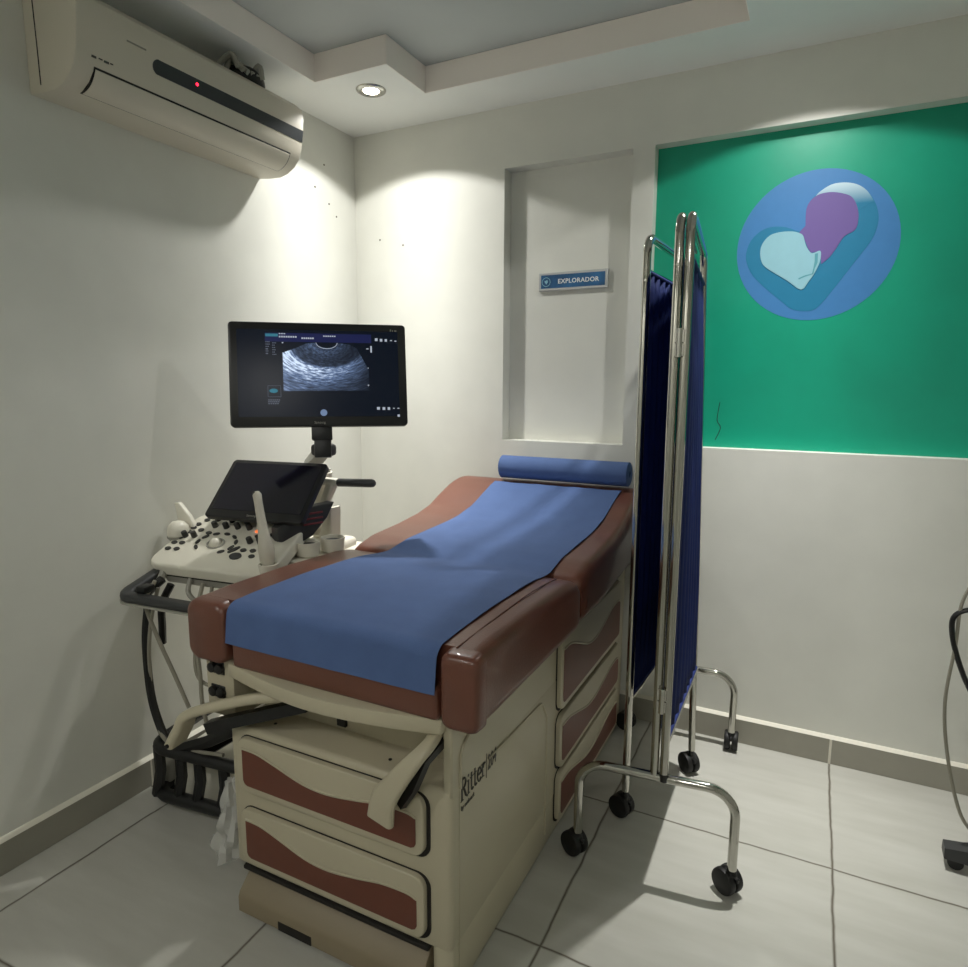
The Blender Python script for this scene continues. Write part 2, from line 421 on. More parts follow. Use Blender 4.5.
for k, (a, b_) in enumerate(((0,.012),(.018,.01),(.032,.013),(.048,.008))):
    box(bm, acx(2.085)-.001, acx(2.085)+.0012, -1.295+a, -1.295+a+b_, 2.083+(k%2)*.002, 2.088+(k%2)*.003)
obj('maker_mark', bm, 'ink_dark', ac, smooth=False)
bm = bmesh.new(); box(bm, acx(2.155)-.001, acx(2.155)+.001, -1.205, -1.15, 2.153, 2.157); obj('model_mark', bm, 'cable', ac, smooth=False)
bm = bmesh.new()
tube(bm, spline([(.03,-.82,2.20),(.10,-.77,2.258),(.14,-.73,2.268),(.12,-.67,2.262),(.02,-.63,2.265)], 8), .027, 12)
obj('pipe_insulation', bm, 'rubber', ac)
bm = bmesh.new()
for k in range(6):
    a = random.uniform(0,6.28)
    tube(bm, spline([(.10+random.uniform(-.04,.05),-.81+k*.022,2.265),(.14+random.uniform(-.03,.03),-.805+k*.02,2.300),(.165,-.79+k*.02,2.265)], 5), .009, 8)
obj('tape_wrap', bm, 'mgrey', ac)

# ------------------------------------------------------------------ sign in the niche
sg = thing('door_sign', 'small blue room sign in silver frame reading EXPLORADOR inside the wall niche', 'sign', (.98,ND,1.686))
FS = frame((.98,ND,1.6865),(1,0,0),(0,0,1))     # local z points to the room (-y)
bm = bmesh.new(); prism(bm, rrect(.277,.069,.002,2), .012, FS, .002, 1); obj('frame', bm, 'alu', sg)
bm = bmesh.new(); prism(bm, rrect(.257,.050,.001,2), .0128, FS); pl = obj('name_plate', bm, 'signblue', sg)
obj('lettering', text_bm('EXPLORADOR', .0235, frame((.921,ND-.0133,1.678),(1,0,0),(0,0,1)), .0006, 1.02, 1.08, .0004), 'ink_white', pl, smooth=False)
bm = bmesh.new(); cx, cz = .873, 1.6855
tube(bm, [(cx+.0165*math.cos(a/16*math.pi), ND-.0132, cz+.0165*math.sin(a/16*math.pi)) for a in range(32)], .0011, 6, True)
prism(bm, [(.001,-.009),(.007,0),(.006,.006),(.002,.008),(-.001,.004),(-.005,.006),(-.007,.002),(-.004,-.003)], .0012, frame((cx,ND-.0126,cz),(1,0,0),(0,0,1)))
obj('badge', bm, 'p_pale', pl)

# ------------------------------------------------------------------ painted emblem on the green wall
HEART = [(1.787,1.536),(1.752,1.544),(1.722,1.569),(1.668,1.616),(1.626,1.659),(1.604,1.701),(1.6,1.735),(1.612,1.774),(1.64,1.802),(1.674,1.813),(1.718,1.808),(1.76,1.791),(1.777,1.805),(1.776,1.857),(1.786,1.884),(1.809,1.907),(1.842,1.926),(1.877,1.928),(1.912,1.919),(1.942,1.897),(1.967,1.861),(1.98,1.822),(1.98,1.785),(1.966,1.743),(1.925,1.681),(1.878,1.61),(1.84,1.557),(1.817,1.538)]
GLOW = [(1.795,1.889),(1.809,1.907),(1.842,1.926),(1.877,1.928),(1.912,1.919),(1.942,1.897),(1.966,1.861),(1.919,1.838),(1.904,1.850),(1.88,1.86),(1.85,1.87),(1.805,1.87)]
MOTHER = [(1.759,1.786),(1.763,1.793),(1.776,1.806),(1.775,1.857),(1.786,1.884),(1.809,1.9),(1.844,1.903),(1.88,1.894),(1.904,1.88),(1.92,1.85),(1.926,1.816),(1.92,1.782),(1.89,1.763),(1.869,1.726),(1.853,1.702),(1.831,1.683),(1.828,1.704),(1.827,1.723),(1.798,1.721),(1.788,1.736),(1.777,1.763),(1.772,1.777)]
BABY = [(1.644,1.732),(1.649,1.761),(1.67,1.786),(1.701,1.794),(1.738,1.793),(1.763,1.784),(1.773,1.773),(1.781,1.747),(1.793,1.726),(1.804,1.719),(1.825,1.725),(1.828,1.704),(1.824,1.682),(1.812,1.653),(1.798,1.631),(1.777,1.605),(1.736,1.635),(1.697,1.661),(1.667,1.682),(1.651,1.701)]
CHIN = [(1.81,1.716),(1.819,1.718),(1.82,1.688),(1.813,1.67),(1.81,1.653),(1.806,1.655),(1.809,1.673),(1.811,1.692)]
FIST = [(1.766,1.642),(1.785,1.65),(1.809,1.655),(1.81,1.653),(1.786,1.646),(1.768,1.638)]
EC = (1.808, 1.742)
em = thing('wall_emblem', 'round blue painted emblem of mother and baby heads in a heart on green wall', 'emblem', (EC[0],GD,EC[1]))
FE = frame((EC[0],GD,EC[1]),(1,0,0),(0,0,1))
def paint(name, poly, lay, m, arc=None):
    b = bmesh.new()
    pp = [(p[0]-EC[0], p[1]-EC[1]) for p in poly]
    if arc:
        i, j = arc; pp = pp[:i]+[(v.x, v.y) for v in spline([(p[0],p[1],0) for p in pp[i:j+1]], 5)]+pp[j+1:]
    elif len(pp) > 15: pp = [(v.x, v.y) for v in spline([(p[0],p[1],0) for p in pp], 3, True)]
    prism(b, pp, .0006*lay, FE); return obj(name, b, m, em, smooth=False)
b = bmesh.new(); prism(b, [(.238*math.cos(k/32*math.pi), .236*math.sin(k/32*math.pi)) for k in range(64)], .0006, FE); obj('disc', b, 'p_blue', em, smooth=False)
paint('heart', HEART, 2, 'p_teal'); paint('highlight', GLOW, 3, 'p_glow', (0,6)); paint('mother_head', MOTHER, 4, 'p_violet', (2,14)); paint('baby_head', BABY, 5, 'p_pale')
paint('baby_chin', CHIN, 6, 'p_dteal'); paint('baby_hand', FIST, 6, 'p_dteal')

# ------------------------------------------------------------------ examination table
tb = thing('examination_table', 'brown vinyl medical examination table with cream drawer cabinet in room centre', 'examination table', (.95,-.75,0))
TX0, TX1, TF, TBK = .645, 1.257, -1.385, -.06
bm = bmesh.new()
box(bm, TX0, TX1, TF, TBK, .118, .488, .014, 3)
box(bm, TX0+.025, TX1-.025, TF+.07, TBK-.01, 0, .13)
box(bm, TX1-.05, TX1-.0012, TF+.0012, TBK-.001, 0, .15, .014, 3); box(bm, TX0+.001, TX0+.03, TF+.03, TBK-.001, 0, .15, .01, 2)
box(bm, TX0+.012, TX1-.0008, TF+.10, TBK-.002, .46, .645, .004, 1)
box(bm, TX1-.022, TX1-.0002, TF+.004, TF+.2, .47, .646, .004, 1)
cab = obj('cabinet_body', bm, 'cream', tb)
bm = bmesh.new(); box(bm, .895, .922, TF+.092, TF+.101, .497, .535, .002, 1); obj('socket', bm, 'black', cab)
for x, z in ((.75,.4885),(1.08,.4885)):
    bm = bmesh.new(); cyl(bm, (x,-1.34,z), .004, .002, seg=12); obj('bolt', bm, 'steel', cab)
bm = bmesh.new()
tube(bm, fillet([(TX1+.001,-1.35,.48),(TX1+.001,-1.345,.56),(TX1+.001,-1.28,.605),(TX1+.001,-.86,.61)], .03), .004, 8)
tube(bm, [(TX1+.0005,-1.352,.03),(TX1+.0005,-1.352,.478)], .0012, 6)
obj('panel_rib', bm, 'cream', cab)
bm = bmesh.new(); tube(bm, fillet([(TX1+.001,-1.22,.475),(TX1+.001,-.9,.462),(TX1+.001,-.86,.40),(TX1+.001,-.86,.05)], .04), .003, 8); obj('side_moulding', bm, 'cream', cab)

def drawer(parent, F, w, h, flip=False, waves=True):
    """F: frame with origin at lower left of the drawer front, x along width, y up"""
    b = bmesh.new(); prism(b, [(p[0]+w/2+.003, p[1]+h/2-.003) for p in rrect(w+.011,h+.010,.03,6)], .003, F); g = obj('drawer_gap_shade', b, 'seam', parent)  # dark plate behind the front stands in for the gap's shadow
    b = bmesh.new(); prism(b, [(p[0]+w/2, p[1]+h/2) for p in rrect(w,h,.028,6)], .016, F, .004, 3); d = obj('drawer', b, 'cream', parent)
    e = .018; iw, ih = w-2*e, h-2*e
    cv = [(0,.88),(.1,.86),(.22,.72),(.38,.52),(.52,.48),(.68,.58),(.82,.70),(.95,.72),(1,.66)]
    if flip: cv = [(1-a, b_) for a, b_ in cv][::-1]
    cvs = [(v.x, v.y) for v in spline([(a,b_,0) for a, b_ in cv], 4)]
    bot = [(p[0]/ (iw), p[1]/ih) for p in ((iw, .012), (iw-.004,.004), (iw-.012,0), (.012,0), (.004,.004), (0,.012))]
    poly = [(e+a*iw, e+b_*ih) for a, b_ in cvs+bot]
    b = bmesh.new(); prism(b, poly[::-1], .0172, F); obj('inlay', b, 'inlay', d, smooth=False)
    # scooped finger grip above the inlay
    b = bmesh.new()
    tp = [(e+a*iw, e+b_*ih+.004) for a, b_ in cvs]
    tube(b, [F @ Vector((p[0],p[1],.016)) for p in tp], .0032, 8); obj('grip_edge', b, 'cream', d)
    return d
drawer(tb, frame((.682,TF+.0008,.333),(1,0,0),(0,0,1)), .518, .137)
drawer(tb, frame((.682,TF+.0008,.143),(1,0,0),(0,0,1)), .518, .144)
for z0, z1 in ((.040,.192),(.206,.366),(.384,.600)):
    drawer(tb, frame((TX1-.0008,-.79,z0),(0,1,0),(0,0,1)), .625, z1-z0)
bm = bmesh.new()
prism(bm, [(-1.33,.112),(-1.36,.105),(-1.405,.062),(-1.41,.05),(-1.41,.012),(-1.33,.012)], .525, frame((.672,0,0),(0,1,0),(0,0,1)), .005, 2)
st = obj('step_drawer', bm, 'tan', tb)
bm = bmesh.new(); box(bm, .80,.90,-1.4115,-1.40,.012,.034); obj('step_slot', bm, 'seam', st)
bm = bmesh.new(); box(bm, .668, 1.202, -1.388, TF+.06, .108, .120, .004, 2); obj('step_gap_shade', bm, 'seam', tb)  # dark strip put in as the shade above the step

# cushions --------------------------------------------------------------
CX0, CX1 = .552, 1.33
PROF = [(-1.41,.792),(-1.3,.797),(-1.1,.797),(-.9,.790),(-.83,.782),(-.80,.780),(-.77,.786),(-.70,.802),(-.55,.812),(-.42,.826),(-.33,.845),(-.25,.878),(-.18,.903),(-.11,.922),(-.05,.925)]
def ztop(y):
    if y <= PROF[0][0]: return PROF[0][1]
    for (a, za), (b_, zb) in zip(PROF, PROF[1:]):
        if a <= y <= b_:
            t = (y-a)/(b_-a); return za+(zb-za)*t
    return PROF[-1][1]
def section(y, x0, x1, zb, zt, r, n=7):
    return [(p[0]+(x0+x1)/2, y, p[1]+(zb+zt)/2) for p in rrect(x1-x0, zt-zb, r, n)]
# seat: front centre is set back between two side blocks
bm = bmesh.new()
ZB = .638
ys = [-1.375,-1.36,-1.33,-1.3,-1.2,-1.1,-1.0,-.9,-.85,-.825,-.806,-.802]
rings = []
for y in ys:
    k = 0
    if y > -.83: k = (.004,.014,.02)[min(2, int((y+.83)/.012))]
    rings.append(section(y, CX0+k*.4, CX1-k*.4, ZB, ztop(y)-k*.6, .034))
loft(bm, rings)
t = bmesh.new()
for x0, x1 in ((CX0,.676),(1.246,CX1)):
    rr = []
    for y, ins in ((-1.3755,0),(-1.385,.0),(-1.401,.001),(-1.409,.004),(-1.413,.011)):
        rr.append(section(y, x0+ins, x1-ins, ZB+ins+(.006 if x0 < 1 else 0), ztop(y)-ins, .030 if x0 < 1 else .018))
    t2 = bmesh.new(); loft(t2, rr); add_bm(bm, t2)
t.free()
seat = obj('seat_cushion', bm, 'vinyl', tb, ang=60)
bm = bmesh.new()
tube(bm, spline([(1.318,-1.402,.655),(1.322,-1.405,.72),(1.317,-1.403,.765),(1.298,-1.398,.786)], 6), .0022, 8)
obj('piping', bm, 'seam', seat)
bm = bmesh.new(); tube(bm, spline([(1.268,-1.38,.7945),(1.268,-1.2,.798),(1.268,-1.0,.797),(1.268,-.84,.785)], 4), .0016, 6); obj('stitched_seam', bm, 'vinyl', seat)
# back section rising to the head end
bm = bmesh.new(); rings = []
for i in range(41):
    y = -.798+(.742)*i/40
    d = TBK+.004-y
    k = 0
    if i == 0: k = .012
    elif i == 1: k = .003
    cr = 0
    if d < .1: cr = .1-math.sqrt(max(0, .01-(.1-d)**2))
    zt = ztop(y)-k
    if d < .03: zt -= (.03-d)*.5
    rings.append(section(y, CX0+k*.4+cr*.9, CX1-k*.4-cr*.9, .648+.05*max(0, (y+.6)/.55), zt, .036))
loft(bm, rings)
back = obj('back_cushion', bm, 'vinyl', tb, ang=60)
bm = bmesh.new(); ball(bm, (1.329,-.765,.70), .012, (.35,1,1.4)); obj('seam_tab', bm, 'vinyl', back)
# rail plate and leg cushion in front, under the paper
bm = bmesh.new()
arc = [(.662+.58*k/16, -1.395-.045*math.sin(math.pi*k/16)) for k in range(17)]
prism(bm, arc+[(1.242,-1.28),(.662,-1.28)], .035, Matrix.Translation((0,0,.612)), .006, 2, True)
obj('front_apron', bm, 'cream', tb)
bm = bmesh.new(); box(bm, .69, 1.24, -1.408, -1.30, .645, .715, .012, 3); obj('leg_cushion', bm, 'vinyl', tb)
bm = bmesh.new(); box(bm, .578, .668, -1.385, -1.22, .50, .648, .004, 2); ob = obj('outlet_box', bm, 'cream', tb)
for z in (.622,.562):
    bm = bmesh.new()
    for x in (.605,.63): cyl(bm, (x,-1.3905,z), .0125, .012, 'Y', seg=12, bev=.002)
    box(bm, .594,.641,-1.388,-1.384,z-.016,z+.016,.002,1)
    obj('socket', bm, 'black', ob)
# stirrups
def paddle(pts, ws, th, name, m, parent):
    """flat bar following pts; widths across, thickness"""
    P = spline(pts, 6); W = [v.x for v in spline([(w,0,0) for w in ws], 6)]
    b = bmesh.new(); rings = []
    for i, p in enumerate(P):
        tg = (P[min(i+1,len(P)-1)]-P[max(i-1,0)]).normalized()
        sd = Vector((0,1,0)) if abs(tg.y) < .6 else Vector((1,0,0))
        side = (STV - tg*STV.dot(tg)).normalized(); up = side.cross(tg)
        rings.append([p+side*(q[0])+up*q[1] for q in rrect(W[i], th, th*.42, 3)])
    loft(b, rings); return obj(name, b, m, parent)
STV = Vector((.35,-1,.35)).normalized()
sl = paddle([(.85,-1.375,.600),(.76,-1.405,.585),(.66,-1.425,.553),(.575,-1.435,.515),(.552,-1.44,.478),(.530,-1.445,.438)], (.05,.05,.052,.056,.062,.064), .024, 'stirrup', 'cream', tb)
bm = bmesh.new(); tube(bm, [(.87,-1.36,.575),(.66,-1.40,.50),(.60,-1.405,.475)], .019, 4); obj('support_bar', bm, 'black', sl)
bm = bmesh.new(); cyl(bm, (.540,-1.478,.445), .005, .006, 'Y', seg=12); obj('rivet', bm, 'seam', sl)
STV = Vector((1,-.1,.25)).normalized()
sr = paddle([(1.215,-1.36,.605),(1.222,-1.41,.598),(1.204,-1.438,.572),(1.166,-1.445,.52),(1.138,-1.447,.475),(1.130,-1.448,.430)], (.03,.032,.036,.046,.058,.064), .018, 'stirrup', 'cream', tb)
bm = bmesh.new(); tube(bm, [(1.232,-1.37,.590),(1.222,-1.425,.572),(1.19,-1.42,.50),(1.165,-1.425,.46)], .012, 4); obj('support_bar', bm, 'black', sr)
# lettering on the side: R i t t e r in serif strokes, then the number
def serif(word, h, F, depth=.0009):
    b = bmesh.new(); x = 0; th = h*.13; sr_ = h*.035; tn = h*.05
    def bar(x0, x1, y0, y1): box(b, x0, x1, y0, y1, 0, depth)
    def sline(p, w): tube(b, [(q[0],q[1],depth*.5) for q in p], w/2, 6)
    xh = h*.66
    for c in word:
        if c == 'R':
            bar(x+.05*h,x+.05*h+th,0,h); bar(x-.02*h,x+.25*h,0,sr_); bar(x-.02*h,x+.3*h,h-sr_,h)
            sline([(v.x,v.y) for v in spline([(x+.15*h,.975*h,0),(x+.38*h,.95*h,0),(x+.48*h,.77*h,0),(x+.38*h,.58*h,0),(x+.15*h,.54*h,0)],5)], tn*1.7)
            sline([(x+.28*h,.54*h),(x+.5*h,.1*h),(x+.62*h,.02*h)], th*.9); x += .64*h
        elif c == 'i':
            bar(x+.08*h,x+.08*h+th*.85,0,xh); bar(x+.01*h,x+.28*h,0,sr_); bar(x+.01*h,x+.1*h,xh-sr_,xh); ball(b,(x+.14*h,.85*h,0),.075*h,(1,1,.1),u=10,v=6); x += .31*h
        elif c == 't':
            bar(x+.1*h,x+.1*h+th*.85,.05*h,.86*h); bar(x,x+.34*h,xh-sr_,xh); sline([(x+.14*h,.07*h),(x+.22*h,.02*h),(x+.34*h,.08*h)], tn*1.4); x += .37*h
        elif c == 'e':
            sline([(v.x,v.y) for v in spline([(x+.06*h,.36*h,0),(x+.44*h,.36*h,0),(x+.4*h,.58*h,0),(x+.26*h,.65*h,0),(x+.1*h,.52*h,0),(x+.06*h,.3*h,0),(x+.16*h,.06*h,0),(x+.3*h,.02*h,0),(x+.45*h,.12*h,0)],5)], tn*1.6); x += .5*h
        elif c == 'r':
            bar(x+.08*h,x+.08*h+th*.85,0,xh); bar(x+.01*h,x+.3*h,0,sr_); bar(x+.01*h,x+.1*h,xh-sr_,xh)
            sline([(x+.17*h,.45*h),(x+.27*h,.62*h),(x+.38*h,.6*h)], tn*1.8); x += .4*h
    r_ = bmesh.new(); add_bm(r_, b, F); return r_, x
FT = frame((TX1+.0006,-1.346,.446),(0,1,0),(0,0,1)) @ Matrix.Diagonal((.86,1,1,1))
b, wd = serif('Ritter', .049, FT); lt = obj('lettering', b, 'ink_dark', cab, smooth=False)
b = bmesh.new(); box(b, .0, .0016, -.012, .046, 0, .0009, mtx=FT @ Matrix.Translation((wd+.008,0,0))); obj('lettering_divider', b, 'ink_dark', cab, smooth=False)
obj('number_lettering', text_bm('204', .052, FT @ Matrix.Translation((wd+.016,.002,.0006)), .0004, .66), 'ink_dark', cab, smooth=False)
obj('small_lettering', text_bm('by midmark', .016, FT @ Matrix.Translation((0,-.020,.0006)), .0004, .9), 'ink_dark', cab, smooth=False)

# ------------------------------------------------------------------ paper
pr = thing('paper_roll', 'blue disposable paper roll at the head end with its sheet over the table', 'paper roll', (1.0,-.12,.93))
RR = .044; RY, RZ = -.108, .925+.048
bm = bmesh.new()
lathe(bm, [(.012,-.253),(.039,-.253),(RR,-.250),(RR,.250),(.039,.253),(.012,.253),(.012,-.253)], frame((1.018,RY,RZ),(0,1,0),(0,0,1)), 40)
rl = obj('roll', bm, 'paper', pr)
bm = bmesh.new(); lathe(bm, [(.0121,-.2535),(.0145,-.2545),(.0145,-.252),(.0121,-.252)], frame((1.018,RY,RZ),(0,1,0),(0,0,1)), 20); obj('core', bm, 'tan', rl)
path = []
for k in range(7):
    a = R(-75+k*-12.5)
for y in [RY-.035]: path.append((y, ztop(y)+.004))
y = RY-.05
while y > -1.375: path.append((y, ztop(y)+.0035)); y -= .022
cz_ = ztop(-1.37)+.0035-.03
for k in range(9):
    a = R(90+k*11.25); path.append((-1.372+.034*math.cos(a), cz_+.03*math.sin(a)))
for k in range(1,7): path.append((-1.4065-.0012*k, cz_-.0105*k))
bm = bmesh.new(); rows = []; NX = 26
for i, (y, z) in enumerate(path):
    t = (y-RY)/(-1.41-RY); t = max(0, min(1, t))
    xl = .752+(.676-.752)*t+.008*math.sin(t*7); xr = 1.252+(1.238-1.252)*t-.01*math.sin(t*3.1)
    row = []
    for j in range(NX+1):
        u = j/NX; x = xl+(xr-xl)*u
        wv = .0014*math.sin(13*u+4*t)*math.sin(9*t+2)+.001*math.sin(31*u-15*t)
        ed = max(0, abs(u-.5)-.44)*.03*(1+math.sin(t*40))*.5
        on = 1 if t < .95 else .3
        row.append(bm.verts.new((x, y-(abs(wv) if t >= .99 else 0), z+(abs(wv)+ed)*on)))
    rows.append(row)
for A, B in zip(rows, rows[1:]):
    for j in range(NX): bm.faces.new((A[j],A[j+1],B[j+1],B[j]))
bmesh.ops.recalc_face_normals(bm, faces=bm.faces[:])
bmesh.ops.solidify(bm, geom=bm.faces[:], thickness=.0012)
obj('sheet', bm, 'paper', pr, ang=80)

# ------------------------------------------------------------------ ultrasound machine
MO = Vector((.30,-1.15,0)); MY = .12
us = thing('ultrasound_machine', 'white ultrasound machine on wheels with lit monitor, left of the examination table', 'ultrasound machine', MO, MY)
MW = ROOT[us.name]
PT = .45
PN = MW @ frame((0,0,.757),(1,0,0),(0,math.cos(PT),math.sin(PT)))     # panel frame, z is its outward normal
def outline(w0, w1, l, r0, r1):
    pts = [(-w0/2,0),(w0/2,0),(w1/2,l),(-w1/2,l)]
    return [(v.x,v.y) for v in fillet([((-w0/2+w0/2)/2,0,0)]+[(p[0],p[1],0) for p in pts[1:]]+[(pts[0][0],0,0),(0,0,0)], r0, 6)][:-1]
bm = bmesh.new(); prism(bm, outline(.445,.415,.258,.04,.04), .036, PN @ Matrix.Translation((0,0,-.036)), .009, 3)
kb = obj('control_panel', bm, 'mwhite', us)
bm = bmesh.new(); prism(bm, outline(.40,.38,.25,.035,.04), .012, PN @ Matrix.Translation((0,.004,-.046))); obj('panel_gap', bm, 'seam', us)
bm = bmesh.new(); prism(bm, outline(.395,.36,.24,.035,.04), .026, PN @ Matrix.Translation((.0,.006,-.072)), .004, 2); obj('keyboard_tray', bm, 'mgrey', us)
bm = bmesh.new(); prism(bm, outline(.36,.34,.22,.03,.03), .05, PN @ Matrix.Translation((.03,.05,-.122)), .006, 2); obj('console_underside', bm, 'mwhite', us)
def key(p, rx, ry, h, m='key', rot=0, name='key'):
    b = bmesh.new(); F = PN @ Matrix.Translation((p[0],p[1],-.001)) @ Matrix.Rotation(rot,4,'Z') @ Matrix.Diagonal((rx,ry,1,1))
    prism(b, [(math.cos(a/10*math.pi), math.sin(a/10*math.pi)) for a in range(20)], h, F); return obj(name, b, m, kb)
for p in [(-.156,.221),(-.172,.197),(-.176,.178),(-.180,.158),(-.141,.171),(-.103,.161),(-.188,.127),(-.190,.102),(-.161,.104),(-.190,.073),(-.158,.075),(.078,.168),(.073,.1),(.106,.102),(.118,.078),(.159,.222)]:
    key(p, .0105, .0075, .004)
for p in [(-.116,.226),(-.062,.228),(-.005,.229),(-.103,.195),(-.06,.195),(-.018,.198),(.026,.199),(-.174,.136),(-.141,.139),(.071,.138),(.105,.142),(.110,.228)]:
    b = bmesh.new(); cyl(b, (p[0],p[1],.009), .0095, .02, 'Z', .0085, 16, .0015, mtx=PN); obj('knob', b, 'key', kb)
for k in range(9):
    a = R(215-k*33); p = (-.042+.068*math.cos(a), .118+.046*math.sin(a))
    key(p, .0115, .0055, .004, 'key', math.atan2(.046*math.cos(a), -.068*math.sin(a)), 'ring_key')
key((.040,.098), .02, .0075, .004, 'key', .9, 'ring_key')
key((.065,.071), .020, .014, .005, 'dgrey', 0, 'round_button')
b = bmesh.new(); tube(b, [PN @ Vector((-.042+.028*math.cos(a/14*math.pi), .116+.022*math.sin(a/14*math.pi), .001)) for a in range(28)], .003, 6, True); obj('trackball_ring', b, 'mgrey', kb)
b = bmesh.new(); ball(b, (-.042,.116,.0), .019, mtx=PN); obj('trackball', b, 'mwhite', kb)
b = bmesh.new(); box(b, -.006, .006, -.03, .03, 0, .006, .002, 1, mtx=PN @ Matrix.Translation((.125,.186,0)) @ Matrix.Rotation(-.45,4,'Z')); obj('slider', b, 'key', kb)
key((.062,.190), .008, .006, .004, 'orange', 0, 'lit_key')
# front handle loop
def mw(p): return MW @ Vector(p)
bm = bmesh.new()
hp = fillet([(-.180,.06,.742),(-.195,-.105,.690),(.19,-.115,.690),(.185,.06,.742)], .03)
bm2 = bmesh.new(); P = [Vector(p) for p in hp]; rings = []
for i, p in enumerate(P):
    tg = (P[min(i+1,len(P)-1)]-P[max(i-1,0)]).normalized(); side = tg.cross(Vector((0,0,1))).normalized(); up = side.cross(tg)
    rings.append([mw(p+side*q[0]+up*q[1]) for q in rrect(.038,.024,.009,3)])
loft(bm2, rings); bm.free(); fh = obj('front_handle', bm2, 'dgrey', us)
bm2 = bmesh.new(); rings = []
for i, p in enumerate(P):
    tg = (P[min(i+1,len(P)-1)]-P[max(i-1,0)]).normalized(); side = tg.cross(Vector((0,0,1))).normalized()
    q0 = p-Vector((0,0,.014)); rings.append([mw(q0+side*a+Vector((0,0,c))) for a, c in ((.02,-.003),(.02,.003),(-.02,.003),(-.02,-.003))])
loft(bm2, rings); obj('handle_underside', bm2, 'mgrey', fh)
for s in (-.165,.14):
    bm = bmesh.new(); tube(bm, [mw(p) for p in spline([(s,.02,.735),(s+.006,-.01,.705),(s-.005,-.06,.69)], 5)], .012, 8); obj('handle_bracket', bm, 'mgrey', fh)
bm = bmesh.new(); box(bm, -.15,-.115,-.10,-.06,.70,.722,.006,2,mtx=MW); obj('cable_hook', bm, 'black', us)
# tablet
TT = .785
TB = Matrix.Translation((.34,-.93,.965)) @ Matrix.Rotation(.155,4,'Z') @ Matrix.Rotation(R(90)-TT,4,'X')
# local x along width, y up the screen, z out of the screen
bm = bmesh.new(); prism(bm, rrect(.348,.224,.012,4), .018, TB @ Matrix.Translation((0,0,-.018)), .003, 2); tab = obj('touch_screen', bm, 'black', us)
bm = bmesh.new(); prism(bm, rrect(.318,.182,.002,2), .001, TB @ Matrix.Translation((0,.008,0))); obj('touch_glass', bm, 'screen_off', tab)
obj('touch_lettering', text_bm('Samsung', .011, TB @ Matrix.Translation((-.022,-.103,.0008)), .0003, .9), 'mgrey', tab, smooth=False)
bm = bmesh.new(); prism(bm, [(-.10,-.07),(.10,-.07),(.07,.07),(-.07,.07)], .06, TB @ Matrix.Translation((0,-.01,-.078)), .006, 2); obj('screen_mount', bm, 'dgrey', tab)
WF = frame((.435,-.93,.805),(.35,.75,.02),(-.05,.05,1))
# side wing with red striped pad right of the tablet
bm = bmesh.new()
prism(bm, [(-.06,.02),(.0,.0),(.05,.02),(.10,.07),(.125,.115),(.04,.11),(-.06,.06)], .05, WF, .005, 2); wing = obj('side_wing', bm, 'dgrey', us)
bm = bmesh.new()
for k in range(3): box(bm, .02, .085, .055+k*.016, .061+k*.016, .048, .053, .002, 1, mtx=WF)
obj('red_stripe', bm, mat('dull_red_stripe', (120,44,52), .5), wing)
# body column and probe holders
bm = bmesh.new(); box(bm, .03,.25,.13,.55,.16,.74,.025,3,mtx=MW); box(bm, .0,.22,.20,.50,.70,.77,.02,3,mtx=MW); obj('body', bm, 'mwhite', us)
bm = bmesh.new()
tube(bm, spline([(.36,-.70,.76),(.37,-.71,.84),(.38,-.715,.92),(.39,-.72,1.0)], 6), .03, 14); obj('mast', bm, 'mwhite', us)
bm = bmesh.new(); loft(bm, [[(x+cx, y-.745, z) for x, y in rrect(w_, .06, .012 if w_ > .03 else .006, 3)] for z, cx, w_ in ((.70,.425,.066),(.755,.428,.060),(.82,.437,.044),(.87,.446,.024),(.888,.450,.014))]); obj('mast_fairing', bm, 'mwhite', us)
bm = bmesh.new(); rings = []
for p, w in (((.375,-.76,.79),.026),((.392,-.76,.83),.028),((.412,-.76,.875),.03),((.438,-.76,.925),.033),((.462,-.76,.972),.036)):
    rings.append([(p[0]+a, p[1]+b_, p[2]) for a, b_ in rrect(w,.03,.008,3)])
loft(bm, rings); box(bm, .40,.487,-.776,-.744,.962,.988,.008,2); ha = obj('grip_bracket', bm, 'mwhite', us)
bm = bmesh.new(); tube(bm, [(.482,-.76,.975),(.487,-.76,.975),(.605,-.745,.979),(.614,-.744,.979),(.619,-.743,.979)], .0135, 14, rs=[.010,.0135,.0135,.0115,.006]); obj('rear_grip', bm, 'dgrey', ha)
# monitor arm
bm = bmesh.new(); tube(bm, [(.40,-.72,.99),(.34,-.73,1.03),(.40,-.755,1.055),(.445,-.775,1.085)], .028, 4); arm = obj('monitor_arm', bm, 'mgrey', us)
bm = bmesh.new(); box(bm, .405,.475,-.80,-.745,1.06,1.10,.012,2); obj('arm_cap', bm, 'dgrey', arm)
MX = .542; MH = .326
MM = Matrix.Translation((.448,-.787,1.319)) @ Matrix.Rotation(.69,4,'Z') @ Matrix.Rotation(-.17,4,'X') @ Matrix.Rotation(R(90),4,'X')
